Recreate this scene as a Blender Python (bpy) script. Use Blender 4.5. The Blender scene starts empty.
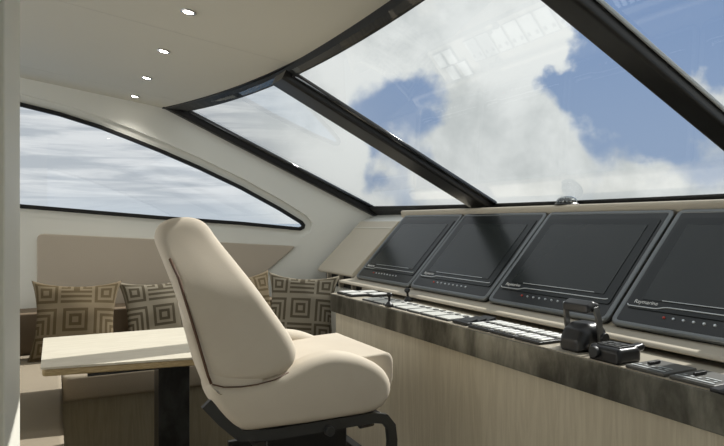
import bpy, bmesh, math, random
from mathutils import Vector, Matrix
from mathutils.geometry import delaunay_2d_cdt
random.seed(4)
sc = bpy.context.scene
COL = sc.collection
PI = math.pi

# ------------------------------------------------------------------ camera
EYE = 1.25
cam_d = bpy.data.cameras.new('camera'); cam = bpy.data.objects.new('camera', cam_d); COL.objects.link(cam)
cam_d.lens = 30; cam_d.sensor_width = 36; cam_d.clip_start = .02; cam_d.clip_end = 9000
cam.location = (0, 0, EYE); cam.rotation_euler = (PI/2, 0, -math.radians(26.98))
sc.camera = cam
sc.view_settings.view_transform = 'Standard'; sc.view_settings.look = 'None'
sc.view_settings.gamma = 1; sc.view_settings.use_curve_mapping = False
sc.view_settings.exposure = 0.0

# ------------------------------------------------------------------ node helpers
class NT:
    def __init__(s, tree): s.t = tree; s.n = tree.nodes; s.l = tree.links
    def node(s, typ, **kw):
        n = s.n.new(typ)
        for k, v in kw.items():
            if hasattr(n, k): setattr(n, k, v)
        return n
    def put(s, sock, v):
        if isinstance(v, bpy.types.NodeSocket): s.l.new(v, sock)
        elif v is not None:
            if sock.type == 'RGBA' and len(v) == 3: v = (*v, 1)
            sock.default_value = v
    def math(s, op, a, b=None, c=None, clamp=False):
        n = s.node('ShaderNodeMath', operation=op); n.use_clamp = clamp
        for i, v in enumerate((a, b, c)):
            if v is not None: s.put(n.inputs[i], v)
        return n.outputs[0]
    def vmath(s, op, a, b=None):
        n = s.node('ShaderNodeVectorMath', operation=op)
        s.put(n.inputs[0], a)
        if b is not None: s.put(n.inputs[1], b)
        return n.outputs[1] if op in ('DISTANCE', 'DOT_PRODUCT', 'LENGTH') else n.outputs[0]
    def maprange(s, v, a, b, c=0., d=1., smooth=True):
        n = s.node('ShaderNodeMapRange'); n.interpolation_type = 'SMOOTHSTEP' if smooth else 'LINEAR'
        s.put(n.inputs[0], v)
        for i, x in enumerate((a, b, c, d)): n.inputs[i+1].default_value = x
        return n.outputs[0]
    def noise(s, vec, scale, detail=4, rough=.5, dist=0.):
        n = s.node('ShaderNodeTexNoise'); s.put(n.inputs['Vector'], vec)
        n.inputs['Scale'].default_value = scale; n.inputs['Detail'].default_value = detail
        n.inputs['Roughness'].default_value = rough; n.inputs['Distortion'].default_value = dist
        return n.outputs[0]
    def mix(s, f, a, b):
        n = s.node('ShaderNodeMix'); n.data_type = 'RGBA'
        s.put(n.inputs[0], f); s.put(n.inputs[6], a); s.put(n.inputs[7], b)
        return n.outputs[2]
    def mapping(s, vec, scale):
        n = s.node('ShaderNodeMapping'); s.put(n.inputs[0], vec); n.inputs['Scale'].default_value = scale
        return n.outputs[0]

def srgb(r, g, b):
    f = lambda c: (c/255/12.92) if c/255 <= .04045 else ((c/255+.055)/1.055)**2.4
    return (f(r), f(g), f(b), 1)

# ------------------------------------------------------------------ sky with clouds
world = bpy.data.worlds.new('sky'); sc.world = world; world.use_nodes = True
W = NT(world.node_tree); W.n.clear()
tc = W.node('ShaderNodeTexCoord'); D = W.vmath('NORMALIZE', tc.outputs['Generated'])
sep = W.node('ShaderNodeSeparateXYZ'); W.put(sep.inputs[0], D)
elev = sep.outputs[2]
big = W.noise(D, 2.6, 8, .52, .25)
fine = W.noise(D, 8.5, 8, .58, .15)
dens = W.math('ADD', W.math('MULTIPLY', W.math('SUBTRACT', big, .5), 1.1), W.math('MULTIPLY', W.math('SUBTRACT', fine, .5), .9))
dens = W.math('ADD', dens, .34)
# where the sky opens (negative) and where cloud masses stand (positive): direction, radius, amount
def skydir(yaw, el):        # yaw in degrees right of +Y, elevation in degrees
    y, e = math.radians(yaw), math.radians(el)
    return (math.sin(y)*math.cos(e), math.cos(y)*math.cos(e), math.sin(e))
BLOBS = [(30.8, 10.5, .085, -1.0), (28.4, 5.2, .04, -.7), (48.8, 11, .075, -1.1), (52, 16, .11, -1.25), (53, 7.5, .06, -.8), (24.5, 3.5, .03, -.35),
         (59, 17.5, .15, -1.3), (56, 4.5, .07, -.5), (30.5, 4.0, .05, -.4),
         (41, 8, .12, .7), (38, 17, .12, .9), (21, 8, .12, .8), (34.5, 19, .08, .6), (43.5, 14, .06, .8), (58.6, 12.5, .055, 1.7), (50, 3, .05, .5), (62, 23, .3, -.8), (30, 20, .12, .4)]
wv = W.node('ShaderNodeTexNoise'); W.put(wv.inputs['Vector'], D); wv.inputs['Scale'].default_value = 7; wv.inputs['Detail'].default_value = 6; wv.inputs['Roughness'].default_value = .5
wob = W.vmath('ADD', D, W.vmath('MULTIPLY', W.vmath('SUBTRACT', wv.outputs['Color'], (.5, .5, .5)), (.26, .26, .26)))
for yaw, el, r, amt in BLOBS:
    d = W.vmath('DISTANCE', wob, skydir(yaw, el))
    dens = W.math('ADD', dens, W.maprange(d, r*.25, r*1.25, amt, 0))
mask = W.maprange(dens, -.36, .42)
shade = W.noise(D, 5.5, 6, .6, .2)
cloud = W.mix(W.maprange(shade, .34, .60), srgb(208, 213, 213), srgb(244, 247, 246))
blue = W.mix(W.maprange(elev, 0, .5), srgb(158, 178, 208), srgb(118, 147, 192))
sky = W.mix(mask, blue, cloud)
# long low streaks of stratus out over the water on the port side
az = W.math('ARCTAN2', sep.outputs[0], sep.outputs[1])
comb = W.node('ShaderNodeCombineXYZ'); W.put(comb.inputs[0], W.math('MULTIPLY', az, 2.2)); W.put(comb.inputs[1], W.math('MULTIPLY', elev, 26.))
streak = W.noise(comb.outputs[0], 2.4, 7, .6, .5)
low = W.mix(W.maprange(streak, .36, .64), srgb(190, 197, 205), srgb(232, 235, 238))
low = W.mix(W.maprange(elev, 0, .06), srgb(196, 206, 216), low)
side = W.maprange(az, .22, .42, 1, 0)
sky = W.mix(side, sky, low)
bg = W.node('ShaderNodeBackground'); W.put(bg.inputs[0], sky); bg.inputs[1].default_value = 1.0
wo = W.node('ShaderNodeOutputWorld'); W.l.new(bg.outputs[0], wo.inputs[0])

# ------------------------------------------------------------------ sun
SUN = Vector((1.0, .15, 1.0)).normalized()
sd = bpy.data.lights.new('sun', 'SUN'); sd.energy = 5.4; sd.angle = math.radians(.6); sd.color = (1, .975, .93)
so = bpy.data.objects.new('sun', sd); COL.objects.link(so); so.rotation_euler = SUN.to_track_quat('Z', 'Y').to_euler(); so.location = (6, 3, 9)
# unseen soft fill light added aft to brighten the cabin
def area(name, loc, direction, sx, sy, power, color=(1, 1, 1)):
    d = bpy.data.lights.new(name, 'AREA'); d.shape = 'RECTANGLE'; d.size = sx; d.size_y = sy; d.energy = power; d.color = color
    o = bpy.data.objects.new(name, d); COL.objects.link(o); o.location = loc
    o.rotation_euler = Vector(direction).to_track_quat('-Z', 'Y').to_euler(); return o
area('aft_fill', (-3.4, 1.9, 1.35), (1, 0, .22), 3.6, 1.2, 52, (1, .99, .96))

# ------------------------------------------------------------------ materials
def mat(name, col, rough=.6, metal=0., spec=.5, coat=0., bump=None, var=None):
    """bump=(scale, strength, mapping) ; var=(color2, scale, mapping, lo, hi)"""
    m = bpy.data.materials.new(name); m.use_nodes = True; N = NT(m.node_tree)
    b = N.n['Principled BSDF']
    b.inputs['Roughness'].default_value = rough; b.inputs['Metallic'].default_value = metal
    b.inputs['Specular IOR Level'].default_value = spec; b.inputs['Coat Weight'].default_value = coat
    c = col if len(col) == 4 else (*col, 1)
    t = N.node('ShaderNodeTexCoord')
    if var:
        c2, scale, mp, lo, hi = var
        nz = N.noise(N.mapping(t.outputs['Object'], mp), scale, 6, .6, .3)
        N.put(b.inputs['Base Color'], N.mix(N.maprange(nz, lo, hi), c, c2))
    else: b.inputs['Base Color'].default_value = c
    if bump:
        nz = N.noise(N.mapping(t.outputs['Object'], bump[2]), bump[0], 4, .6)
        bn = N.node('ShaderNodeBump'); bn.inputs['Strength'].default_value = bump[1]; bn.inputs['Distance'].default_value = .004
        N.put(bn.inputs['Height'], nz); N.l.new(bn.outputs[0], b.inputs['Normal'])
    return m
def wood(name, c1, c2, grain=(22, 22, 1.4), rough=.45, spec=.4):
    m = bpy.data.materials.new(name); m.use_nodes = True; N = NT(m.node_tree); b = N.n['Principled BSDF']
    t = N.node('ShaderNodeTexCoord'); v = N.mapping(t.outputs['Object'], grain)
    a = N.noise(v, 1.0, 5, .6, 1.1)
    rings = N.math('SINE', N.math('MULTIPLY', a, 38.))
    fine = N.noise(N.mapping(t.outputs['Object'], tuple(g*7 for g in grain)), 1.0, 3, .6)
    f = N.math('ADD', N.math('MULTIPLY', N.math('ADD', rings, 1.), .15), N.math('MULTIPLY', fine, .9))
    N.put(b.inputs['Base Color'], N.mix(N.maprange(f, .2, .95), c1, c2))
    b.inputs['Roughness'].default_value = rough; b.inputs['Specular IOR Level'].default_value = spec
    return m
def glass(name, tint, refl=1.0, base=.0):
    m = bpy.data.materials.new(name); m.use_nodes = True; N = NT(m.node_tree); N.n.clear()
    tr = N.node('ShaderNodeBsdfTransparent'); N.put(tr.inputs[0], tint)
    gl = N.node('ShaderNodeBsdfGlossy'); gl.inputs['Roughness'].default_value = .0
    lw = N.node('ShaderNodeLayerWeight'); lw.inputs[0].default_value = .5      # facing = 1 - cos: the same from both sides
    f5 = N.math('MULTIPLY', N.math('POWER', lw.outputs['Facing'], 5.), .9*refl)
    mx = N.node('ShaderNodeMixShader'); N.put(mx.inputs[0], N.math('ADD', f5, .045*refl+base, clamp=True))
    N.l.new(tr.outputs[0], mx.inputs[1]); N.l.new(gl.outputs[0], mx.inputs[2])
    o = N.node('ShaderNodeOutputMaterial'); N.l.new(mx.outputs[0], o.inputs[0])
    return m
def emit(name, col, strength):
    m = bpy.data.materials.new(name); m.use_nodes = True; b = m.node_tree.nodes['Principled BSDF']
    b.inputs['Base Color'].default_value = (*col, 1); b.inputs['Emission Color'].default_value = (*col, 1); b.inputs['Emission Strength'].default_value = strength
    return m

M = dict(
    wall=mat('wall_white', srgb(222, 221, 212), .5, spec=.3),
    ceiling=mat('ceiling_cream', srgb(214, 210, 196), .55, spec=.25),
    postwhite=mat('post_white', srgb(244, 241, 228), .5, spec=.3),
    seam=mat('seam_cream', srgb(205, 201, 188), .6),
    black=mat('frame_black', (.012, .012, .012, 1), .45, spec=.3),
    gloss=mat('gloss_black', (.012, .012, .012, 1), .17, spec=1.),
    blackmull=mat('mullion_black', (.016, .015, .014, 1), .3, spec=.5),
    seal=mat('light_seal', srgb(215, 220, 222), .4),
    panel=mat('wall_padding', srgb(184, 173, 157), .85, spec=.15, bump=(160, .25, (1, 1, 1))),
    leather=mat('cream_leather', srgb(204, 194, 178), .75, spec=.15, bump=(260, .08, (1, 1, 1)), var=(srgb(198, 187, 171), 3., (1, 1, 1), .35, .7)),
    leather_seam=mat('brown_piping', srgb(84, 58, 40), .6),
    seat_fabric=mat('settee_leather', srgb(150, 139, 122), .75, spec=.2, bump=(150, .3, (1, 1, 1))),
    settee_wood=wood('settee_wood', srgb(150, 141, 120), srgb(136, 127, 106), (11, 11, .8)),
    back_wood=mat('brown_backrest', srgb(120, 104, 84), .7),
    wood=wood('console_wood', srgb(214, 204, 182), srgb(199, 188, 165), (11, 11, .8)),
    tabletop=wood('table_wood', srgb(214, 208, 192), srgb(198, 191, 174), (1.4, 18, 18), .4),
    tableedge=wood('table_edge_wood', srgb(196, 176, 138), srgb(166, 145, 106), (2, 25, 25), .5),
    jambwood=wood('cabinet_wood', srgb(188, 178, 156), srgb(160, 150, 128), (20, 20, 1.3)),
    patina=mat('patina_metal', (.10, .097, .082, 1), .34, metal=.8, var=((.34, .335, .29, 1), 11., (1, 1, .35), .3, .75), bump=(60, .15, (1, 1, 1))),
    shelf=mat('shelf_top', srgb(168, 160, 144), .38, spec=.5),
    beige=mat('console_beige', srgb(186, 177, 160), .5, spec=.35),
    wing=mat('dash_beige', srgb(190, 182, 165), .6, spec=.3, bump=(200, .2, (1, 1, 1))),
    bezel=mat('display_bezel', (.018, .02, .02, 1), .33, spec=.4, coat=.1),
    screen=mat('display_glass', (.022, .026, .025, 1), .22, spec=.4),
    rim=mat('bezel_highlight', (.19, .20, .20, 1), .3, metal=.75),
    face=mat('display_face', (.014, .017, .017, 1), .3, spec=.35),
    silver=mat('silver_trim', (.62, .65, .66, 1), .3, metal=.7),
    legend=mat('printed_white', (.45, .47, .47, 1), .5),
    red=mat('red_button', (.5, .05, .03, 1), .4),
    plastic=mat('black_plastic', (.012, .012, .013, 1), .35, spec=.5),
    plastic2=mat('charcoal_plastic', (.03, .031, .032, 1), .42),
    key=mat('white_key', srgb(232, 232, 228), .3, spec=.5),
    plate=mat('pale_plate', srgb(222, 222, 216), .28, spec=.5),
    grey=mat('grey_metal', (.16, .16, .155, 1), .35, metal=.7),
    frame=mat('chair_frame', (.035, .035, .034, 1), .4, spec=.5),
    pedestal=mat('pedestal_patina', (.022, .021, .02, 1), .33, metal=.4, var=((.06, .06, .058, 1), 9., (1, 1, .6), .35, .7)),
    floor=wood('floor_wood', srgb(74, 64, 52), srgb(54, 46, 37), (1.2, 12, 12), .4),
    panelgrey=mat('panel_grey', (.085, .083, .075, 1), .45),
    chrome=mat('chrome', (.75, .75, .75, 1), .15, metal=1.),
    brown1=mat('weave_brown', srgb(88, 76, 56), .9, spec=.1, bump=(400, .4, (1, 1, 1))),
    brown2=mat('weave_tan', srgb(118, 106, 86), .9, spec=.1, bump=(400, .4, (1, 1, 1))),
    grey1=mat('weave_umber', srgb(84, 77, 64), .9, spec=.1, bump=(400, .4, (1, 1, 1))),
    grey2=mat('weave_stone', srgb(132, 125, 110), .9, spec=.1, bump=(400, .4, (1, 1, 1))),
    dark1=mat('weave_slate', srgb(74, 72, 68), .9, spec=.1),
    dark2=mat('weave_ash', srgb(124, 122, 116), .9, spec=.1),
    winglass=glass('window_glass', (.96, .975, .97, 1), 1.0, .05),
    sideglass=glass('side_window_glass', (.95, .965, .965, 1), 1.15, .05),
    dome=glass('compass_glass', (.75, .78, .78, 1), 1.2, .07),
    lamp=emit('lamp_lens', (1, .95, .86), 26),
    lampring=mat('lamp_ring', (.7, .7, .68, 1), .25, metal=.8),
)

# ------------------------------------------------------------------ object helpers
def link(name, me, m=None, parent=None, smooth=False, bevel=0, seg=2):
    if m is not None and not me.materials:
        for x in (m if isinstance(m, (list, tuple)) else [m]): me.materials.append(x)
    if smooth:
        for p in me.polygons: p.use_smooth = len(p.vertices) < 5
    o = bpy.data.objects.new(name, me); COL.objects.link(o)
    if parent: o.parent = parent
    if bevel:
        b = o.modifiers.new('bevel', 'BEVEL'); b.width = bevel; b.segments = seg; b.limit_method = 'ANGLE'; b.angle_limit = math.radians(35)
        for p in me.polygons: p.use_smooth = True
        w = o.modifiers.new('wn', 'WEIGHTED_NORMAL'); w.keep_sharp = True
    return o
def from_bm(bm, name='m'):
    bmesh.ops.recalc_face_normals(bm, faces=bm.faces)
    me = bpy.data.meshes.new(name); bm.to_mesh(me); bm.free(); return me
def tag(o, label=None, cat=None, group=None, kind=None):
    if label: o['label'] = label
    if cat: o['category'] = cat
    if group: o['group'] = group
    if kind: o['kind'] = kind
    return o
def empty(name, loc, label=None, cat=None, group=None, rot=(0, 0, 0)):
    o = bpy.data.objects.new(name, None); COL.objects.link(o); o.location = loc; o.rotation_euler = rot; o.empty_display_size = .05
    return tag(o, label, cat, group)
def copy_tree(o, parent=None):
    c = o.copy(); COL.objects.link(c)
    if parent: c.parent = parent
    for ch in list(o.children): copy_tree(ch, c)
    return c
def box(bm, x0, x1, y0, y1, z0, z1, mi=0, M_=None):
    vs = [bm.verts.new(p) for p in [(x0,y0,z0),(x1,y0,z0),(x1,y1,z0),(x0,y1,z0),(x0,y0,z1),(x1,y0,z1),(x1,y1,z1),(x0,y1,z1)]]
    if M_:
        for v in vs: v.co = M_ @ v.co
    for f in [(0,3,2,1),(4,5,6,7),(0,1,5,4),(1,2,6,5),(2,3,7,6),(3,0,4,7)]:
        bm.faces.new([vs[i] for i in f]).material_index = mi
def boxme(*a, **k):
    bm = bmesh.new(); box(bm, *a, **k); return from_bm(bm)
def prism(pts, axis, a, b):
    """closed polygon of 2-D points extruded along an axis: 'Y' takes (x,z), 'X' takes (y,z), 'Z' takes (x,y)"""
    f = {'Y': lambda p, t: (p[0], t, p[1]), 'X': lambda p, t: (t, p[0], p[1]), 'Z': lambda p, t: (p[0], p[1], t)}[axis]
    bm = bmesh.new(); A = [bm.verts.new(f(p, a)) for p in pts]; B = [bm.verts.new(f(p, b)) for p in pts]; n = len(pts)
    bm.faces.new(A); bm.faces.new(B[::-1])
    for i in range(n): bm.faces.new([A[i], B[i], B[(i+1) % n], A[(i+1) % n]])
    return from_bm(bm)
def cyl(bm, p, q, r0, r1=None, seg=20, mi=0):
    p, q = Vector(p), Vector(q); r1 = r0 if r1 is None else r1
    ax = (q-p).normalized(); u = ax.orthogonal().normalized(); v = ax.cross(u)
    A = [bm.verts.new(p+(u*math.cos(t)+v*math.sin(t))*r0) for t in [2*PI*i/seg for i in range(seg)]]
    B = [bm.verts.new(q+(u*math.cos(t)+v*math.sin(t))*r1) for t in [2*PI*i/seg for i in range(seg)]]
    bm.faces.new(A[::-1]).material_index = mi; bm.faces.new(B).material_index = mi
    for i in range(seg): bm.faces.new([A[i], A[(i+1) % seg], B[(i+1) % seg], B[i]]).material_index = mi
def lathe(prof, seg=28, mi=0):
    bm = bmesh.new(); rings = []
    for r, z in prof:
        rings.append([bm.verts.new((r*math.cos(2*PI*i/seg), r*math.sin(2*PI*i/seg), z)) for i in range(seg)])
    for a, b in zip(rings, rings[1:]):
        for i in range(seg): bm.faces.new([a[i], a[(i+1) % seg], b[(i+1) % seg], b[i]])
    bm.faces.new(rings[0][::-1]); bm.faces.new(rings[-1])
    return from_bm(bm)
def plate(loops, depth, bevel=0., res=2):
    """flat outline (first loop) with holes (the others) in local XY, thickness along Z"""
    cu = bpy.data.curves.new('c', 'CURVE'); cu.dimensions = '2D'; cu.fill_mode = 'BOTH'; cu.extrude = depth/2-bevel; cu.bevel_depth = bevel; cu.bevel_resolution = res
    if bevel: cu.offset = -bevel
    for lp in loops:
        s = cu.splines.new('POLY'); s.points.add(len(lp)-1); s.use_cyclic_u = True
        for p, c in zip(s.points, lp): p.co = (c[0], c[1], 0, 1)
    o = bpy.data.objects.new('c', cu); COL.objects.link(o)
    me = bpy.data.meshes.new_from_object(o.evaluated_get(bpy.context.evaluated_depsgraph_get()))
    bpy.data.objects.remove(o); bpy.data.curves.remove(cu)
    bm = bmesh.new(); bm.from_mesh(me); bmesh.ops.remove_doubles(bm, verts=bm.verts, dist=1e-5); bm.to_mesh(me); bm.free()
    return me
def text_mesh(txt, size, depth=.0006):
    cu = bpy.data.curves.new('t', 'FONT'); cu.body = txt; cu.size = size; cu.extrude = depth/2
    o = bpy.data.objects.new('t', cu); COL.objects.link(o)
    me = bpy.data.meshes.new_from_object(o.evaluated_get(bpy.context.evaluated_depsgraph_get()))
    bpy.data.objects.remove(o); bpy.data.curves.remove(cu); return me
def round_poly(pts, r, n=5):
    out = []; N_ = len(pts)
    for i in range(N_):
        p0, p1, p2 = Vector(pts[i-1]), Vector(pts[i]), Vector(pts[(i+1) % N_])
        a, b = (p0-p1), (p2-p1); rr = min(r[i] if isinstance(r, (list, tuple)) else r, a.length*.49, b.length*.49)
        A, B = p1+a.normalized()*rr, p1+b.normalized()*rr
        for k in range(n+1):
            t = k/n; out.append(tuple(A*(1-t)**2+p1*2*t*(1-t)+B*t*t))
    return out
def resample(pts, n, closed=True):
    P = [Vector(p) for p in pts]; 
    if closed: P.append(P[0])
    L = [0]
    for a, b in zip(P, P[1:]): L.append(L[-1]+(b-a).length)
    out = []
    for i in range(n):
        t = L[-1]*i/(n if closed else n-1); j = 0
        while j < len(L)-2 and L[j+1] < t: j += 1
        k = (t-L[j])/max(L[j+1]-L[j], 1e-9); out.append(P[j].lerp(P[j+1], k))
    return out
def offset_poly(pts, d):
    """offset outward for a counter-clockwise outline"""
    n = len(pts); out = []
    for i in range(n):
        p0, p1, p2 = Vector(pts[i-1]), Vector(pts[i]), Vector(pts[(i+1) % n])
        e1, e2 = (p1-p0).normalized(), (p2-p1).normalized()
        n1, n2 = Vector((e1.y, -e1.x)), Vector((e2.y, -e2.x)); b = n1+n2
        if b.length < .2: b = n1
        b.normalize(); out.append(tuple(p1+b*(d/max(.45, b.dot(n1)))))
    return out
def padded(prof, y0, y1, r, n=72, warp=None, dome=.006):
    """upholstered volume: side outline (x,z) run from y0 to y1 with soft rounded flanks"""
    P = resample(prof, n)
    ar = sum(P[i].x*P[(i+1) % n].y-P[(i+1) % n].x*P[i].y for i in range(n))
    if ar < 0: P = P[::-1]
    nor = []
    for i in range(n):
        t = (P[(i+2) % n]-P[i-2]).normalized(); nor.append(Vector((t.y, -t.x)))
    ss = []; K = 7
    for k in range(K+1):
        a = PI/2*k/K; ss.append((y0+r*(1-math.sin(a)), r*(1-math.cos(a))))
    prof_y = [(y, ins) for y, ins in ss[::-1]]
    prof_y = [(y0+r*(1-math.cos(PI/2*k/K)), r*(1-math.sin(PI/2*k/K))) for k in range(K+1)]
    M_ = max(2, int((y1-y0-2*r)/.05))
    mid = [(y0+r+(y1-y0-2*r)*k/M_, 0) for k in range(1, M_)]
    end = [(y1-(y-y0), ins) for y, ins in prof_y[::-1]]
    rows = prof_y+mid+end
    bm = bmesh.new(); R = []
    for y, ins in rows:
        ring = []; pts_ = [P[i]-nor[i]*ins for i in range(n)]
        for _ in range(int(round(ins/r*7)) if r else 0): pts_ = [(pts_[i-1]+pts_[i]*2+pts_[(i+1) % n])/4 for i in range(n)]
        for i in range(n):
            p = pts_[i]; v = Vector((p.x, y, p.y))
            if warp: v = warp(v)
            ring.append(bm.verts.new(v))
        R.append(ring)
    for a, b in zip(R, R[1:]):
        for i in range(n): bm.faces.new([a[i], a[(i+1) % n], b[(i+1) % n], b[i]])
    # softly domed flanks
    for ring, sg in ((R[0], -1), (R[-1], 1)):
        pts_ = [P[i]-nor[i]*r for i in range(n)]
        for _ in range(7): pts_ = [(pts_[i-1]+pts_[i]*2+pts_[(i+1) % n])/4 for i in range(n)]
        xs, zs = [p.x for p in pts_], [p.y for p in pts_]; st_ = .03; extra = []
        def dist(q):
            return min((q-a-(b-a)*max(0, min(1, (q-a).dot(b-a)/max((b-a).length_squared, 1e-12)))).length for a, b in zip(pts_, pts_[1:]+pts_[:1]))
        def inside(q):
            c = False
            for a, b in zip(pts_, pts_[1:]+pts_[:1]):
                if (a.y > q.y) != (b.y > q.y) and q.x < (b.x-a.x)*(q.y-a.y)/(b.y-a.y)+a.x: c = not c
            return c
        X_ = min(xs)+st_/2
        while X_ < max(xs):
            Z_ = min(zs)+st_/2
            while Z_ < max(zs):
                q = Vector((X_, Z_))
                if inside(q) and dist(q) > st_*.45: extra.append(q)
                Z_ += st_
            X_ += st_
        co, ed, fc, ov, oe, of = delaunay_2d_cdt(pts_+extra, [], [list(range(n))], 1, 1e-6)
        vs = []
        for c, o_ in zip(co, ov):
            k = next((i for i in o_ if i < n), None)
            if k is not None: vs.append(ring[k]); continue
            d_ = dist(c); h = dome*(1-(1-min(1, d_/.11))**2)
            v = Vector((c.x, (y0 if sg < 0 else y1)+sg*h, c.y)); vs.append(bm.verts.new(warp(v) if warp else v))
        for f in fc:
            q = [vs[i] for i in f]
            if len(set(q)) > 2 and not bm.faces.get(q): bm.faces.new(q)
    return from_bm(bm)
def tube(path, r, closed=False, seg=12, flat=None):
    """round tube, or flat bar when flat=(half width, half height)"""
    bm = bmesh.new(); P = [Vector(p) for p in path]; n = len(P); R = []; up = Vector((0, 1, 0))
    for i, p in enumerate(P):
        a = P[i-1] if (i or closed) else p; b = P[(i+1) % n] if (i < n-1 or closed) else p
        t = (b-a).normalized(); s = up if abs(t.dot(up)) < .9 else Vector((1, 0, 0)); s = (s-t*t.dot(s)).normalized(); w = t.cross(s)
        if flat: ring = [p+s*flat[0]*x+w*flat[1]*y for x, y in ((-1,-1),(1,-1),(1,1),(-1,1))]
        else: ring = [p+(s*math.cos(2*PI*k/seg)+w*math.sin(2*PI*k/seg))*r for k in range(seg)]
        R.append([bm.verts.new(q) for q in ring])
    pairs = list(zip(R, R[1:]))+([(R[-1], R[0])] if closed else [])
    for a, b in pairs:
        m_ = len(a)
        for k in range(m_): bm.faces.new([a[k], a[(k+1) % m_], b[(k+1) % m_], b[k]])
    if not closed: bm.faces.new(R[0][::-1]); bm.faces.new(R[-1])
    return from_bm(bm)

# ================================================================== THE SETTING
YC = 1.93; YW = 4.2; YR = 2*YC-YW
zc = lambda x: 2.108-.137*x                 # underside of the ceiling
GA, GB = EYE+1.102, -.4495
zg = lambda x: GA+GB*x                      # plane of the windscreen
xo = lambda y: .995-.067*(y-YC)**2          # front edge of the ceiling
xg = lambda y: .982-.041*(y-YC)**2          # top edge of the glass
xb = lambda y: 2.224-.010*(y-YC)**2         # bottom edge of the glass
AFT = -3.6

tag(link('floor', boxme(AFT, 2.4, YR-.1, YW+.1, -.06, 0), M['floor']), kind='structure')
# ceiling: cambered sheet with a curved front edge
bm = bmesh.new(); ys = [YR-.06+(YW-YR+.12)*i/48 for i in range(49)]
lo = [[bm.verts.new((x, y, zc(x))) for y in ys] for x in (AFT, -1.5, 0)]; lo.append([bm.verts.new((xo(y), y, zc(xo(y)))) for y in ys])
hi = [[bm.verts.new((v.co.x, v.co.y, v.co.z+.07)) for v in row] for row in lo]
for g in (lo, hi):
    for a, b in zip(g, g[1:]):
        for i in range(48): bm.faces.new([a[i], a[i+1], b[i+1], b[i]])
for i in range(48): bm.faces.new([lo[-1][i], lo[-1][i+1], hi[-1][i+1], hi[-1][i]])
ceiling = tag(link('ceiling', from_bm(bm), M['ceiling'], smooth=False), kind='structure')
for y in (2.6, 3.88, 1.3):
    bm = bmesh.new(); vs = []
    for x in (AFT, xo(y)-.01):
        for dy, dz in ((-.003, .001), (.003, .001), (.003, -.0006), (-.003, -.0006)): vs.append(bm.verts.new((x, y+dy, zc(x)+dz)))
    for k in range(4): bm.faces.new([vs[k], vs[(k+1) % 4], vs[4+(k+1) % 4], vs[4+k]])
    link('ceiling_seam', from_bm(bm), M['seam'], ceiling)

# hull sides, with the long tapering window
WIN = [(-1.9, 1.42), (-.19, 1.344), (.632, 1.277), (1.183, 1.239), (1.56, 1.203), (1.625, 1.198), (1.655, 1.212), (1.662, 1.236), (1.64, 1.262),
       (1.466, 1.363), (1.183, 1.508), (.889, 1.638), (.632, 1.741), (.43, 1.815), (.257, 1.875), (.029, 1.937), (-.191, 1.980), (-.7, 2.03), (-1.9, 2.07)]
WALL = [(AFT, 0), (2.33, 0), (2.33, zg(2.33)+.0), (.62, zg(.62)+.01), (.62, zc(.62)+.03), (AFT, zc(AFT)+.03)]
def hull_side(name, y, s):
    rim = offset_poly(WIN, .055)
    me = plate([WALL, rim], .06)
    o = tag(link(name, me, M['wall']), kind='structure')
    o.rotation_euler = (PI/2, 0, 0); o.location = (0, y+s*.03, 0)
    me = plate([offset_poly(WIN, .075), WIN], .04)
    r = link('window_reveal', me, M['wall'], o); r.location = (0, 0, -s*(.03-.045+.02)*1.0 if False else (-.0 - s*.012))
    return o
hull_side('wall_left', YW, 1)
hull_side('wall_right', YR, -1)
for i, (y, s) in enumerate(((YW, 1), (YR, -1))):
    w = tag(empty('window_%d' % (i+1), (0, y, 0)), kind='structure')
    f = link('frame', plate([offset_poly(WIN, .004), offset_poly(WIN, -.021)], .03, .004), M['black'], w); f.rotation_euler = (PI/2, 0, 0); f.location = (0, s*.012, 0)
    g = link('glass', prism(offset_poly(WIN, -.012), 'Y', -.0, .001), M['sideglass'], w); g.location = (0, s*.02, 0)
# fix: single sheet of glass (one surface) in each hull window
for o in list(bpy.data.objects):
    if o.name.startswith('glass') and o.parent and o.parent.name.startswith('window_'):
        bm = bmesh.new(); bm.faces.new([bm.verts.new((p[0], 0, p[1])) for p in offset_poly(WIN, -.012)])
        me = bpy.data.meshes.new('pane'); bm.to_mesh(me); bm.free(); me.materials.append(M['sideglass']); o.data = me

# windscreen: three panes, two mullions, black surround
ws = tag(empty('window_3', (2.22, YC, zg(2.22))), kind='structure')
def wpart(name, me, m, **k):
    for v in me.vertices: v.co -= Vector(ws.location)
    return link(name, me, m, ws, **k)
M1t, M1b = 2.672, 2.80                      # centre line of the port mullion, top and bottom
M2t, M2b = 1.125, 1.135
EPS = .06
def pane(y0t, y0b, y1t, y1b):
    bm = bmesh.new(); n = 10; T = []; B = []
    for i in range(n+1):
        t = i/n; yt = y0t+(y1t-y0t)*t; yb = y0b+(y1b-y0b)*t
        xt, x2 = xg(yt)-.03, xb(yb)+.03
        T.append(bm.verts.new((xt, yt, zg(xt)))); B.append(bm.verts.new((x2, yb, zg(x2))))
    for i in range(n): bm.faces.new([T[i], T[i+1], B[i+1], B[i]])
    return from_bm(bm)
wpart('glass', pane(YR+.0, YR, M2t, M2b), M['winglass'])
wpart('glass', pane(M2t, M2b, M1t, M1b), M['winglass'])
wpart('glass', pane(M1t, M1b, YW, YW), M['winglass'])
NRM = Vector((-GB, 0, 1)).normalized()      # outward normal of the windscreen plane
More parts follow.
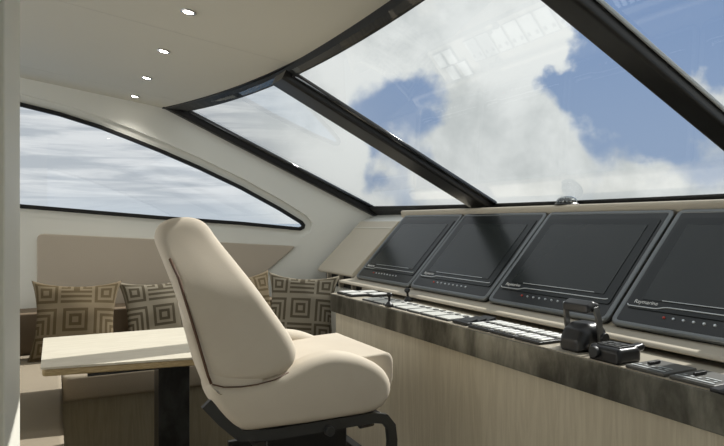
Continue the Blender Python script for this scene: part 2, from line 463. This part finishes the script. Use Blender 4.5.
def bar(xt, yt, x2, yb, wt, wb, dep, up=.012, r=.012):
    """mullion: rounded bar hanging below the glass plane"""
    bm = bmesh.new(); rings = []
    for x, y, w in ((xt, yt, wt), (x2, yb, wb)):
        c = Vector((x, y, zg(x))); ring = []
        pr = round_poly([(-w/2, -dep), (w/2, -dep), (w/2+.004, up), (-w/2-.004, up)], [r, r, .002, .002], 4)
        for a, h in pr: ring.append(bm.verts.new(c+Vector((0, a, 0))+NRM*h))
        rings.append(ring)
    n = len(rings[0])
    for k in range(n): bm.faces.new([rings[0][k], rings[0][(k+1) % n], rings[1][(k+1) % n], rings[1][k]])
    bm.faces.new(rings[0]); bm.faces.new(rings[1][::-1])
    return from_bm(bm)
wpart('mullion', bar(.93, M1t, 2.25, M1b, .15, .165, .032), M['blackmull'], smooth=False)
m2 = wpart('mullion', bar(.93, M2t, 2.25, M2b, .085, .085, .036), M['blackmull'])
wpart('bright_edge', bar(.96, M2t-.052, 2.22, M2b-.052, .006, .006, .004, .004, .001), M['seal'])  # pale strip standing in for the bright edge of the glass
# side bars along the hull (the same rounded bar)
for yy in (YW, YR):
    s = 1 if yy > 0 else -1
    wpart('side_bar', bar(.64, yy-s*.012, 2.30, yy-s*.012, .075, .075, .040, .02, .014), M['black'])
# glossy beads where the glazing is sealed outside, on the starboard edge of each bar
for xt, yt, x2, y2 in ((.97, M1t-.086, 2.22, M1b-.094), (.80, YW-.060, 2.20, YW-.060)):
    bm = bmesh.new(); cyl(bm, Vector((xt, yt, zg(xt)))+NRM*.010, Vector((x2, y2, zg(x2)))+NRM*.010, .013, seg=24)
    wpart('glazing_bead', from_bm(bm), M['gloss'], smooth=True)
# header: black curved band from the ceiling edge to the glass
bm = bmesh.new(); rows = []
for y in ys:
    a, g = xo(y), xg(y); hi_ = .0
    pr = [(a-.01, zc(a-.01)-.002), (a+.006, zc(a)-.006), (max(g, a-.03)+.002, zg(max(g, a-.03)+.002)-.006), (max(g, a-.03)+.004, zg(max(g, a-.03)+.004)+.008), (a+.03, zc(a)+.09), (a-.01, zc(a)+.09)]
    pr = [(a-.012, zc(a)-.004), (a+.004, zc(a)-.006), (g, zg(g)-.006), (g+.003, zg(g)+.008), (g-.02, zg(g)+.13), (a-.012, zc(a)+.10)]
    rows.append([bm.verts.new((x, y, z)) for x, z in pr])
for A, B in zip(rows, rows[1:]):
    for k in range(6): bm.faces.new([A[k], A[(k+1) % 6], B[(k+1) % 6], B[k]])
wpart('header', from_bm(bm), M['black'])
# sill: black strip under the lower edge of the glass
bm = bmesh.new(); rows = []
for y in ys:
    b = xb(y)
    pr = [(b, zg(b)-.003), (b+.012, zg(b)-.020), (b+.10, zg(b+.10)-.035), (b+.10, zg(b+.1)+.012), (b, zg(b)+.006)]
    rows.append([bm.verts.new((x, y, z)) for x, z in pr])
for A, B in zip(rows, rows[1:]):
    for k in range(5): bm.faces.new([A[k], A[(k+1) % 5], B[(k+1) % 5], B[k]])
wpart('lower_frame', from_bm(bm), M['black'])
tag(link('wall_front', boxme(2.30, 2.36, YR-.05, YW+.05, 0, zg(2.33)-.01), M['wall']), kind='structure')
# padded inset along the hull above the settee
PAN = round_poly([(-.098, .50), (-.098, 1.186), (.593, 1.144), (1.097, 1.112), (1.585, 1.080), (1.20, .775), (1.20, .50)][::-1], [.01, .01, .03, .2, .2, .04, .01], 4)
tp = tag(link('trim_1', plate([PAN], .022, .006), M['panel']), kind='structure'); tp.rotation_euler = (PI/2, 0, 0); tp.location = (0, YW-.008, 0)

# the sea outside, far below the deck
bm = bmesh.new(); bmesh.ops.create_circle(bm, cap_ends=True, radius=4000, segments=64)
sea = tag(link('sea', from_bm(bm), mat('sea_water', srgb(86, 112, 140), .25, spec=.5, bump=(.8, 1.0, (1, 1, 1)))), kind='structure'); sea.location = (0, 0, -4.2)

# ================================================================== BUILT-IN CABINET at the left edge
cb = empty('tall_cabinet', (-.35, 1.2, 0), 'tall built-in cabinet with pale wood side and white front post at the left edge', 'cabinet')
link('body', boxme(-.25, .262, -.35, -.09, 0, zc(-.1)-.004), M['jambwood'], cb)
link('post', boxme(-.25, .28, -.09, .36, 0, zc(-.07)-.004), M['postwhite'], cb, bevel=.004)

# ================================================================== SETTEE
st = empty('settee', (.6, 3.5, 0), 'L-shaped built-in settee with beige seat cushions and pale wood base under the side window', 'settee')
def rel(me, o):
    for v in me.vertices: v.co -= Vector(o.location)
    return me
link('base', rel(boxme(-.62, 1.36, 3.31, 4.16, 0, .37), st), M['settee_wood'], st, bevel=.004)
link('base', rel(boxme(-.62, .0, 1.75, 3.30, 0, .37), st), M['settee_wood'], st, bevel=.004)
link('seat_cushion', rel(padded([(.031, .375), (.031, .50), (1.36, .50), (1.36, .375)], 3.27, 3.92, .018, 120), st), M['seat_fabric'], st, smooth=True)
link('seat_cushion', rel(padded([(-.62, .375), (-.62, .50), (.028, .50), (.028, .375)], 1.72, 3.92, .018, 90), st), M['seat_fabric'], st, smooth=True)
link('backrest', rel(boxme(-.62, 1.36, 3.93, 4.17, .372, .735), st), M['back_wood'], st, bevel=.012)
link('backrest', rel(padded([(-.80, .38), (-.86, .80), (-.72, .82), (-.62, .42)], 1.72, 3.9, .03, 60), st), M['seat_fabric'], st, smooth=True)

# ================================================================== PILLOWS
def design(i, j):
    """woven maze of nested squares and angles, 30 x 30 cells"""
    ti, tj = (i//10), (j//10); a, b = i % 10, j % 10
    k = (ti+tj) % 2
    if k == 0: r = max(abs(a-4.5), abs(b-4.5)); return int(r+.5) % 2
    if (ti, tj) in ((1, 0),): return max(9-a if a > 4 else a, b) % 2
    if (ti, tj) == (1, 2): return max(9-a if a > 4 else a, 9-b) % 2
    if (ti, tj) == (0, 1): return max(a, b) % 2
    return max(9-a, b) % 2
def pillow(size, thick, mats):
    N_ = 60; bm = bmesh.new(); S = {}
    def pos(u, v, s):
        x, y = 2*u-1, 2*v-1
        pinch = .17
        X_ = x*(1-pinch*(1-y*y)*x*x*x*x); Z_ = y*(1-pinch*(1-x*x)*y*y*y*y)
        h = max(0, (1-x*x)*(1-y*y))**.42*thick/2
        h *= 1+.06*math.sin(5*x+3*y)+.04*math.sin(9*y-2*x)
        return Vector((X_*size/2, s*h, Z_*size/2))
    for s in (-1, 1):
        for i in range(N_+1):
            for j in range(N_+1):
                edge = i in (0, N_) or j in (0, N_)
                if edge and s == 1: S[(i, j, 1)] = S[(i, j, -1)]
                else: S[(i, j, s)] = bm.verts.new(pos(i/N_, j/N_, s))
    for s in (-1, 1):
        for i in range(N_):
            for j in range(N_):
                q = [S[(i, j, s)], S[(i+1, j, s)], S[(i+1, j+1, s)], S[(i, j+1, s)]]
                f = bm.faces.new(q if s == -1 else q[::-1]); f.material_index = design(i//2, j//2)
    me = from_bm(bm)
    for m_ in mats: me.materials.append(m_)
    return me
pb = pillow(.47, .17, (M['brown1'], M['brown2'])); pg = pillow(.46, .16, (M['grey1'], M['grey2'])); pd = pillow(.44, .16, (M['dark1'], M['dark2']))
PIL = [
    (pb, (.105, 3.76, .695), (-17, 2, -4), 'brown and tan maze-patterned scatter pillow behind the left end of the table'),
    (pg, (.575, 3.80, .69), (-14, -3, 5), 'grey maze-patterned scatter pillow between the brown pillow and the helm chair'),
    (pd, (-.36, 3.64, .685), (-16, 3, 34), 'dark slate maze-patterned scatter pillow in the corner beside the white post'),
    (pb, (1.08, 3.84, .69), (-14, -4, 8), 'brown and tan maze-patterned scatter pillow partly hidden behind the helm chair back'),
    (pg, (1.40, 3.60, .70), (-15, 3, -27), 'grey maze-patterned scatter pillow leaning at the end of the console'),
]
for me, loc, rot, lab in PIL:
    o = link('scatter_pillow', me, None, None, smooth=True); o.location = loc; o.rotation_euler = [math.radians(a) for a in rot]
    tag(o, lab, 'pillow', 'scatter pillows on the settee')

# ================================================================== TABLE
tb = empty('dinette_table', (.28, 2.74, 0), 'pale wood dinette table with a dark pedestal in front of the settee', 'table')
TT = round_poly([(-.325, -.31), (-.325, .345), (.36, .345), (.36, -.37)], [.02, .015, .03, .03], 4)
TT = [(-.326, -.285), (-.326, .345), (.36, .345), (.36, -.385)]
def slab(pts, z0, z1, r):
    return prism(round_poly(pts, r, 4), 'Z', z0, z1)
link('table_top', slab(TT, .722, .73, .012), M['tabletop'], tb)
link('table_edge', slab([(x*.985, y*.985) for x, y in TT], .695, .722, .015), M['tableedge'], tb, bevel=.006)
link('under_frame', boxme(-.17, .30, -.25, .25, .672, .695), M['pedestal'], tb)
link('pedestal', boxme(.115, .245, -.05, .08, .02, .672), M['pedestal'], tb, bevel=.003)
link('base_plate', boxme(-.02, .38, -.18, .20, 0, .02), M['pedestal'], tb, bevel=.004)

# ================================================================== HELM CONSOLE
hc = empty('helm_console', (1.7, 1.6, 0), 'long helm console with pale wood front, dark metal shelf edge and beige hood', 'console')
Y0, Y1 = YR+.04, 3.15
def cpart(name, me, m, **k): return link(name, rel(me, hc), m, hc, **k)
cpart('front_panel', boxme(1.43, 1.75, Y0, Y1-.012, 0, .748), M['wood'])
cpart('end_body', boxme(1.76, 2.28, Y0, YW-.06, 0, .80), M['wall'])
cpart('shelf_edge', boxme(1.40, 1.78, Y0, Y1, .748, .8465), M['patina'], bevel=.003)
cpart('shelf_top', boxme(1.402, 1.79, Y0, Y1-.002, .847, .8505), M['shelf'])
HY1 = 3.545
prof = [(1.80, .862), (1.655, .862), (1.628, .868), (1.640, .882), (1.715, .889), (1.742, .893), (2.118, 1.281), (2.104, 1.297), (2.098, 1.325), (2.105, 1.3345), (2.16, 1.3345), (2.275, 1.318), (2.275, .85), (1.80, .80)]
cpart('hood', prism([(x, z) for x, z in prof], 'Y', Y0, HY1), M['beige'], bevel=.006)
# sloping dash wing between the hood and the hull
wing = [(1.762, .905), (1.745, .905), (1.74, .925), (2.085, 1.262), (2.10, 1.262), (2.10, 1.22), (1.79, .90)]
cpart('dash_wing', prism([(1.738, .893), (1.728, .905), (1.74, .925), (2.085, 1.262), (2.12, 1.262), (2.12, 1.23), (1.775, .893)], 'Y', HY1+.002, YW-.075), M['wing'], bevel=.005)
cpart('dash_seam', prism([(2.030, 1.2135), (2.036, 1.2195), (2.038, 1.217), (2.032, 1.211)], 'Y', HY1+.004, YW-.08), M['seam'])
cpart('dash_sill', prism([(2.10, 1.24), (2.12, 1.262), (2.27, 1.318), (2.28, 1.24)], 'Y', HY1+.002, YW-.005), M['wall'])
cpart('vent_recess', boxme(1.80, 2.1, HY1+.01, YW-.08, .80, .89), M['black'])
for k in range(3): cpart('vent_divider', boxme(1.77, 1.80, 3.62+.2*k, 3.64+.2*k, .80, .892), M['beige'])

# ---- displays
P0 = Vector((1.736, 0, .886)); P1 = Vector((2.122, 0, 1.293)); UP = (P1-P0).normalized(); LEN = (P1-P0).length; NO = Vector((-UP.z, 0, UP.x))
RIGHT = Vector((0, -1, 0))                  # to the right in the photograph
def disp_matrix(y_left):
    m = Matrix.Identity(4); o = Vector((P0.x, y_left, P0.z))
    for i in range(3): m[i][0] = RIGHT[i]; m[i][1] = UP[i]; m[i][2] = NO[i]; m[i][3] = o[i]
    return m
DW, DH = .652, LEN-.012
def make_display():
    root = empty('marine_display', (0, 0, 0))
    body = round_poly([(0, 0), (DW, 0), (DW, DH), (0, DH)], [.035, .035, .03, .03], 6)
    b = link('bezel', plate([body], .029, .011, 3), M['bezel'], root, smooth=False); b.location = (0, 0, .0095)
    for p in b.data.polygons: p.use_smooth = abs(p.normal.z) < .98
    rim = link('rim', plate([offset_poly(body, .0015), offset_poly(body, -.020)], .018, .008, 3), M['rim'], root); rim.location = (0, 0, .0185)  # lighter grey ring added to give the bezel chamfer its highlight
    for p in rim.data.polygons: p.use_smooth = True
    # raised inner face
    inner = round_poly([(.030, .075), (.035, .50), (DW-.035, .50), (DW-.030, .075)][::-1], .012, 4)
    f = link('face_plate', plate([inner], .004), M['face'], root); f.location = (0, 0, .0255)
    s = link('screen', plate([[(.075, .115), (DW-.075, .115), (DW-.075, .465), (.075, .465)]], .002), M['screen'], root); s.location = (0, 0, .0285)
    # silver line that steps under the brand lettering and runs on round the face
    path = [(.030, .36), (.026, .20), (.030, .083), (.145, .083), (.175, .094), (DW-.05, .094), (DW-.032, .108), (DW-.034, .33)]
    l = link('trim_and_glint', tube([(x, y, .0285) for x, y in round_poly(path[1:-1], .012, 4)[6:-6]], .0021, seg=6), M['silver'], root)
    screen_glint = link('trim_and_glint', tube([(.15, .118, .0295), (DW-.12, .118, .0295)], .0014, seg=6), M['silver'], root)  # highlight along the lower screen edge, modelled as a bright line
    t = link('lettering', text_mesh('Raymarine', .0215), M['key'], root); t.location = (.050, .097, .0284)
    for k in range(9):
        bm = bmesh.new(); cyl(bm, (0, 0, 0), (0, 0, .004), .0052, .0038, 12)
        q = link('button', from_bm(bm), M['red'] if k == 0 else M['silver'], root); q.location = (.185+.034*k, .056, .0235)
        if k == 0: q['label'] = 'red button'
    return root
proto = make_display()
LEFTS = [3.476, 2.812, 2.148, 1.482]
PLACE = ['nearest the hull wall, leftmost of the four', 'second from the hull wall', 'behind the throttle levers, third from the hull wall', 'cut by the right edge of the photo']
for i, y in enumerate(LEFTS):
    o = proto if i == 0 else copy_tree(proto)
    o.matrix_world = disp_matrix(y)
    tag(o, 'black navigation display on the console, '+PLACE[i], 'display', 'navigation displays on the console')

# ---- things on the shelf
ZS = .8506
def put(o, x, y, rot=0): o.location = (x, y, ZS); o.rotation_euler = (0, 0, rot); return o
def rounded_box(x0, x1, y0, y1, z0, z1): return boxme(x0, x1, y0, y1, z0, z1)
# three pale paddles near the hull end
def paddle():
    r = empty('switch_paddle', (0, 0, 0))
    link('base', boxme(-.055, .055, -.042, .042, 0, .012), M['plastic'], r, bevel=.003)
    link('face', boxme(-.046, .046, -.036, .036, .0125, .016), M['key'], r, bevel=.002)
    return r
pp = paddle()
for i, (x, y) in enumerate([(1.475, 3.06), (1.475, 2.955), (1.575, 3.02), (1.575, 2.90)]):
    o = pp if i == 0 else copy_tree(pp); put(o, x, y)
    tag(o, ['white switch pad at the front corner of the shelf end', 'white switch pad in the front row, second from the shelf end',
            'white switch pad in the back row nearest the shelf end', 'white switch pad in the back row, second from the shelf end'][i], 'switch', 'white switch pads at the shelf end')
# row of flat pale control plates
def plate_unit():
    r = empty('control_plate', (0, 0, 0))
    link('base', boxme(-.072, .072, -.050, .050, 0, .006), M['plastic2'], r, bevel=.002)
    link('face', boxme(-.066, .066, -.045, .045, .0062, .009), M['plate'], r, bevel=.001)
    for k in (-1, 0, 1): link('button', boxme(.022, .044, k*.028-.009, k*.028+.009, .0092, .0125), M['grey'] if k else M['key'], r, bevel=.001)
    return r
pu = plate_unit(); ORD = ['first', 'second', 'third', 'fourth', 'fifth', 'sixth', 'seventh']
for i in range(7):
    o = pu if i == 0 else copy_tree(pu); put(o, 1.495, 2.745-.112*i)
    tag(o, 'flat pale control plate in the row along the shelf, %s from the left' % ORD[i], 'control panel', 'pale control plates on the shelf')
# two small joystick levers
def lever():
    r = empty('lever_switch', (0, 0, 0))
    bm = bmesh.new(); link('boot', lathe([(.017, 0), (.017, .006), (.012, .014), (.006, .024), (.005, .026)], 20), M['plastic'], r, smooth=True)
    bm.free()
    link('stick', lathe([(.0045, .024), (.0045, .045), (.010, .050), (.012, .060), (.008, .068), (.002, .070)], 16), M['plastic'], r, smooth=True)
    return r
lv = lever()
for i, (x, y) in enumerate([(1.418, 2.50), (1.60, 2.625)]):
    o = lv if i == 0 else copy_tree(lv); put(o, x, y); o.scale = (1.3, 1.3, .95); o.location.z += .0025; o.rotation_euler = (math.radians(-6), math.radians(5-8*i), 0)
    tag(o, ['small black lever standing at the front edge of the shelf, left one of two', 'small black lever standing behind the pale plates, right one of two'][i], 'lever', 'small black levers on the shelf')
# black rocker unit
r = empty('rocker_unit', (0, 0, 0), 'low black rocker unit between pale plates and white key banks', 'switch'); put(r, 1.495, 1.945)
link('base', boxme(-.075, .085, -.048, .048, 0, .012), M['plastic'], r, bevel=.003)
for k in range(3): link('rocker', prism([(-.05+.045*k, .0122), (-.012+.045*k, .0122), (-.012+.045*k, .022), (-.045+.045*k, .015)], 'Y', -.035, .035), M['plastic2'], r, bevel=.001)
# banks of white keys
def bank():
    r = empty('key_bank', (0, 0, 0))
    link('base', boxme(-.085, .085, -.062, .062, 0, .010), M['plastic'], r, bevel=.003)
    for a in (-1, 1):
        for k in range(4):
            link('key', boxme(a*.042-.027, a*.042+.027, -.047+.0313*k-.0105, -.047+.0313*k+.0105, .0102, .0165), M['key'], r, bevel=.002)
    return r
bk = bank()
for i in range(3):
    o = bk if i == 0 else copy_tree(bk); put(o, 1.495, 1.815-.130*i)
    tag(o, 'black bank of white keys on the shelf, '+['left one of three beside the rocker unit', 'middle one of three', 'right one of three beside the throttle'][i], 'key panel', 'white key banks on the shelf')
# throttle
th = empty('throttle_control', (0, 0, 0), 'black twin lever throttle with bridge grip standing on the shelf', 'throttle'); put(th, 1.495, 1.385)
bm = bmesh.new(); prf = [(-.066, 0), (-.066, .035), (-.050, .068), (-.018, .086), (.02, .088), (.050, .072), (.066, .035), (.066, 0)]
link('housing', padded(prf, -.052, .052, .030, 64), M['plastic'], th, smooth=True); bm.free()
for s in (-1, 1):
    a = link('lever_arm', tube([(.006, s*.062, .030), (-.004, s*.066, .070), (-.010, s*.065, .110), (-.014, s*.056, .140)], 0, flat=(.005, .010)), M['grey'], th, bevel=.002)
    bm = bmesh.new(); cyl(bm, (.012, s*.056, .045), (.012, s*.076, .045), .018, .016, 20); link('pivot', from_bm(bm), M['plastic'], a, bevel=.002)
link('grip', padded([(-.042, .122), (-.040, .146), (-.016, .158), (.010, .150), (.014, .130), (-.01, .120)], -.058, .058, .016, 40), M['plastic'], th, smooth=True)
# joystick box
jb = empty('joystick_unit', (0, 0, 0), 'low black joystick box with round side dial right of the throttle', 'joystick'); put(jb, 1.440, 1.235)
link('body', padded([(-.034, 0), (-.034, .034), (-.026, .044), (.05, .044), (.06, .032), (.06, 0)], -.058, .055, .012, 48), M['plastic'], jb, smooth=True)
bm = bmesh.new(); cyl(bm, (-.034, .025, .024), (-.046, .025, .024), .018, .016, 24); link('dial', from_bm(bm), M['plastic2'], jb, bevel=.002)
link('keypad', boxme(-.018, .045, -.045, .035, .0442, .0475), M['plastic2'], jb, bevel=.001)
bm = bmesh.new()
for k in range(3):
    for q in range(2): box(bm, -.010+.022*q, .006+.022*q, -.036+.024*k, -.020+.024*k, .0476, .0496)
link('buttons', from_bm(bm), M['grey'], jb)
link('handle', padded([(.055, .022), (.055, .040), (.10, .046), (.11, .038), (.10, .024)], -.035, -.005, .008, 36), M['plastic'], jb, smooth=True)
# flat black touch panels with printed marks
def touch():
    r = empty('trim_panel', (0, 0, 0))
    link('base', boxme(-.062, .072, -.060, .060, 0, .010), M['panelgrey'], r, bevel=.003)
    link('label_strip', boxme(-.052, -.044, -.052, .050, .0112, .0122), M['legend'], r)
    bm = bmesh.new()
    for k in range(5): box(bm, -.030, -.022, -.045+.02*k, -.036+.02*k, .0112, .0122)
    box(bm, -.012, -.006, -.045, -.005, .0112, .0122)
    link('printed_marks', from_bm(bm), M['legend'], r)
    link('toggle', boxme(-.016, .03, .018, .026, .0112, .019), M['plastic'], r, bevel=.001)
    return r
tu = touch()
for i, y in enumerate([1.095, .962]):
    o = tu if i == 0 else copy_tree(tu); put(o, 1.465, y)
    tag(o, ['flat black trim panel beside the joystick box', 'flat black trim panel right of the other, nearer the photo edge'][i], 'control panel', 'flat black trim panels')
r = empty('knob_control', (0, 0, 0), 'black knob control on a flat base at the right edge of the photo', 'control knob'); put(r, 1.45, .845)
link('base', boxme(-.07, .07, -.055, .055, 0, .010), M['plastic'], r, bevel=.003)
k = link('knob', lathe([(.022, .0102), (.026, .016), (.014, .024), (.012, .036), (.028, .044), (.030, .058), (.022, .068), (.004, .070)], 28), M['plastic'], r, smooth=True); k.location = (-.01, .01, 0)

# compass on top of the hood
cp = empty('compass', (2.152, 2.098, 1.3346), 'small domed compass standing on top of the console hood by the windscreen', 'compass')
link('base', lathe([(.054, 0), (.056, .005), (.050, .010)], 32), M['plastic'], cp, smooth=False)
link('card', lathe([(.044, .0105), (.0455, .019), (.038, .028), (.022, .034), (.004, .036)], 32), M['plastic2'], cp, smooth=True)
bm = bmesh.new()
for k in range(16):
    a = 2*PI*k/16; m_ = Matrix.Rotation(a, 4, 'Z'); box(bm, .040, .0468, -.003, .003, .0125, .019, 0, m_); box(bm, .024, .036, -.002, .002, .026, .0335, 0, m_)
link('card_marks', from_bm(bm), M['legend'], cp)
link('dome', lathe([(.050, .0102), (.0485, .019), (.044, .027), (.036, .034), (.024, .0395), (.010, .0422), (.001, .0425)], 32), M['dome'], cp, smooth=True)

# ================================================================== CEILING SPOTLIGHTS
def spot(x, y, label=None):
    r = empty('ceiling_spotlight', (x, y, zc(x)-.0005), label, 'ceiling light', 'recessed ceiling spotlights')
    r.rotation_euler = (0, math.atan(.137), 0)
    link('ring', lathe([(.028, -.001), (.030, -.004), (.024, -.006), (.020, -.005), (.0185, -.001)], 28), M['lampring'], r, smooth=True)
    link('lens', lathe([(.018, -.0012), (.0185, -.0035), (.013, -.0055), (.002, -.006)], 24), M['lamp'], r, smooth=True)
    ld = bpy.data.lights.new('spot', 'SPOT'); ld.energy = 6; ld.spot_size = math.radians(125); ld.spot_blend = .8; ld.color = (1, .96, .9); ld.shadow_soft_size = .03
    lo_ = bpy.data.objects.new('lamp_light', ld); COL.objects.link(lo_); lo_.parent = r; lo_.location = (0, 0, -.015)
    return r
for i, (y, lab) in enumerate([(2.32, 'lit round ceiling spotlight nearest the camera, topmost in the photo'), (2.90, 'lit round ceiling spotlight, second nearest the camera'),
                              (3.48, 'lit round ceiling spotlight, third from the camera'), (4.02, 'lit round ceiling spotlight closest to the hull wall')]):
    spot(.448, y, lab)

# ================================================================== HELM CHAIR
ch = empty('helm_chair', (.72, 2.07, 0), 'cream leather helm chair on a dark metal frame facing the console', 'chair')
def chp(name, me, m, **k): return link(name, rel(me, ch), m, ch, **k)
CY0, CY1 = 1.79, 2.35; CM = (CY0+CY1)/2
def taper(v):
    t = max(0, min(1, (v.z-1.02)/.24)); s = 1-.26*t*t*(3-2*t)
    # hollow the front of the back between its wings
    yy = CM-.02+(v.y-CM+.02)*s+.02*(1-s)
    rear = max(0, min(1, 1-(v.x-(.26+.46*max(0, 1.2-v.z)*.55))/.30))
    return Vector((v.x+.15*max(0, v.y-CY0)*rear, yy, v.z))
BP = [(.255, 1.205), (.268, 1.245), (.305, 1.264), (.37, 1.270), (.415, 1.252), (.445, 1.205), (.525, 1.095), (.60, .99), (.672, .888), (.692, .840), (.682, .798), (.640, .768), (.55, .755), (.46, .762), (.40, .79), (.375, .85)]
bp = round_poly(BP, .05, 4)
chp('backrest', padded(bp, CY0, CY1, .038, 130, taper), M['leather'], smooth=True)
LS = round_poly([(.325, .97), (.345, .90), (.378, .80), (.402, .735), (.455, .660), (.52, .63), (.60, .66), (.58, .78), (.46, .92), (.40, .98)], .02, 3)
chp('back_shell', padded(LS, CY0+.008, CY1-.03, .03, 90, lambda v: Vector((v.x+.15*max(0, v.y-CY0)*max(0, 1-(v.x-.33)/.3), v.y, v.z))), M['leather'], smooth=True)
sm = tube([ (.300, CY0+.040, 1.145), (.320, CY0+.012, 1.09), (.345, CY0+.001, 1.00), (.374, CY0-.001, .90), (.402, CY0-.001, .80), (.412, CY0+.002, .775)], .0042, seg=8)
chp('back_seam', sm, M['leather_seam'], smooth=True)
chp('lower_seam', tube([(.415, CY0+.004, .772), (.45, CY0+.001, .760), (.50, CY0-.001, .755), (.55, CY0-.001, .756), (.61, CY0, .764), (.655, CY0+.006, .780)], .0022, seg=8), M['leather_seam'], smooth=True)
# seat: two side bolsters and the cushion between them
SB = [(.392, .79), (.402, .735), (.455, .660), (.505, .612), (.72, .606), (.95, .606), (1.0, .618), (1.032, .66), (1.035, .70), (1.01, .745), (.965, .780), (.89, .812), (.81, .826), (.73, .812), (.65, .778), (.55, .757), (.44, .77)]
sb = round_poly(SB, .03, 3)
chp('seat_bolster', padded(sb, CY0, CY0+.10, .032, 110), M['leather'], smooth=True)
chp('seat_bolster', padded(sb, CY1-.10, CY1, .032, 110, lambda v: Vector((v.x+max(0, .62-v.x)*.45, v.y, v.z))), M['leather'], smooth=True)
SC = round_poly([(.50, .62), (.50, .76), (.66, .770), (.84, .786), (1.052, .794), (1.068, .772), (1.068, .70), (1.045, .635), (1.0, .612)], .010, 4)
chp('seat_cushion', padded(SC, CY0+.062, CY1-.060, .008, 110), M['leather'], smooth=True)
link_pts = [(.372, .748), (.44, .668), (.505, .598), (.60, .590), (.80, .588), (.965, .590), (1.005, .580), (1.03, .555), (1.036, .52), (1.034, .42), (1.0, .385), (.60, .385), (.545, .42), (.50, .55)]
near_path = [(.402, .712), (.45, .655), (.505, .600), (.62, .588), (.965, .588), (1.01, .578), (1.034, .548), (1.04, .50), (1.036, .42), (1.0, .385), (.60, .385)]
far_path = [(.55, .64), (.58, .600), (.62, .588)]+near_path[4:]
for y, pth in ((CY0+.025, near_path), (CY1-.025, far_path)):
    chp('side_frame', tube([(x, y, z) for x, z in pth], 0, flat=(.010, .017)), M['frame'])
bm = bmesh.new(); cyl(bm, (.795, CY0+.013, .575), (.795, CY0-.008, .575), .017, .015, 24); chp('frame_knob', from_bm(bm), M['frame'], bevel=.002)
bm = bmesh.new(); box(bm, .55, 1.0, CY0+.03, CY1-.03, .565, .600); chp('seat_pan', from_bm(bm), M['plastic'], bevel=.004)
chp('cross_bar', boxme(.56, .60, CY0+.03, CY1-.03, .575, .605), M['frame'])
chp('cross_bar', boxme(.99, 1.02, CY0+.03, CY1-.03, .385, .42), M['frame'])
chp('slide_box', boxme(.62, .92, 1.92, 2.22, .46, .565), M['plastic'], bevel=.01)
bm = bmesh.new(); cyl(bm, (.77, 2.07, .03), (.77, 2.07, .46), .075, .06, 32); chp('column', from_bm(bm), M['frame'], bevel=.003)
bm = bmesh.new(); cyl(bm, (.77, 2.07, 0), (.77, 2.07, .03), .22, .20, 40); chp('base_plate', from_bm(bm), M['frame'], bevel=.004)
bm = bmesh.new(); cyl(bm, (.955, 1.90, .545), (1.01, 1.90, .545), .020, .018, 20); chp('adjuster_knob', from_bm(bm), M['chrome'], bevel=.003)
bpy.context.view_layer.update()
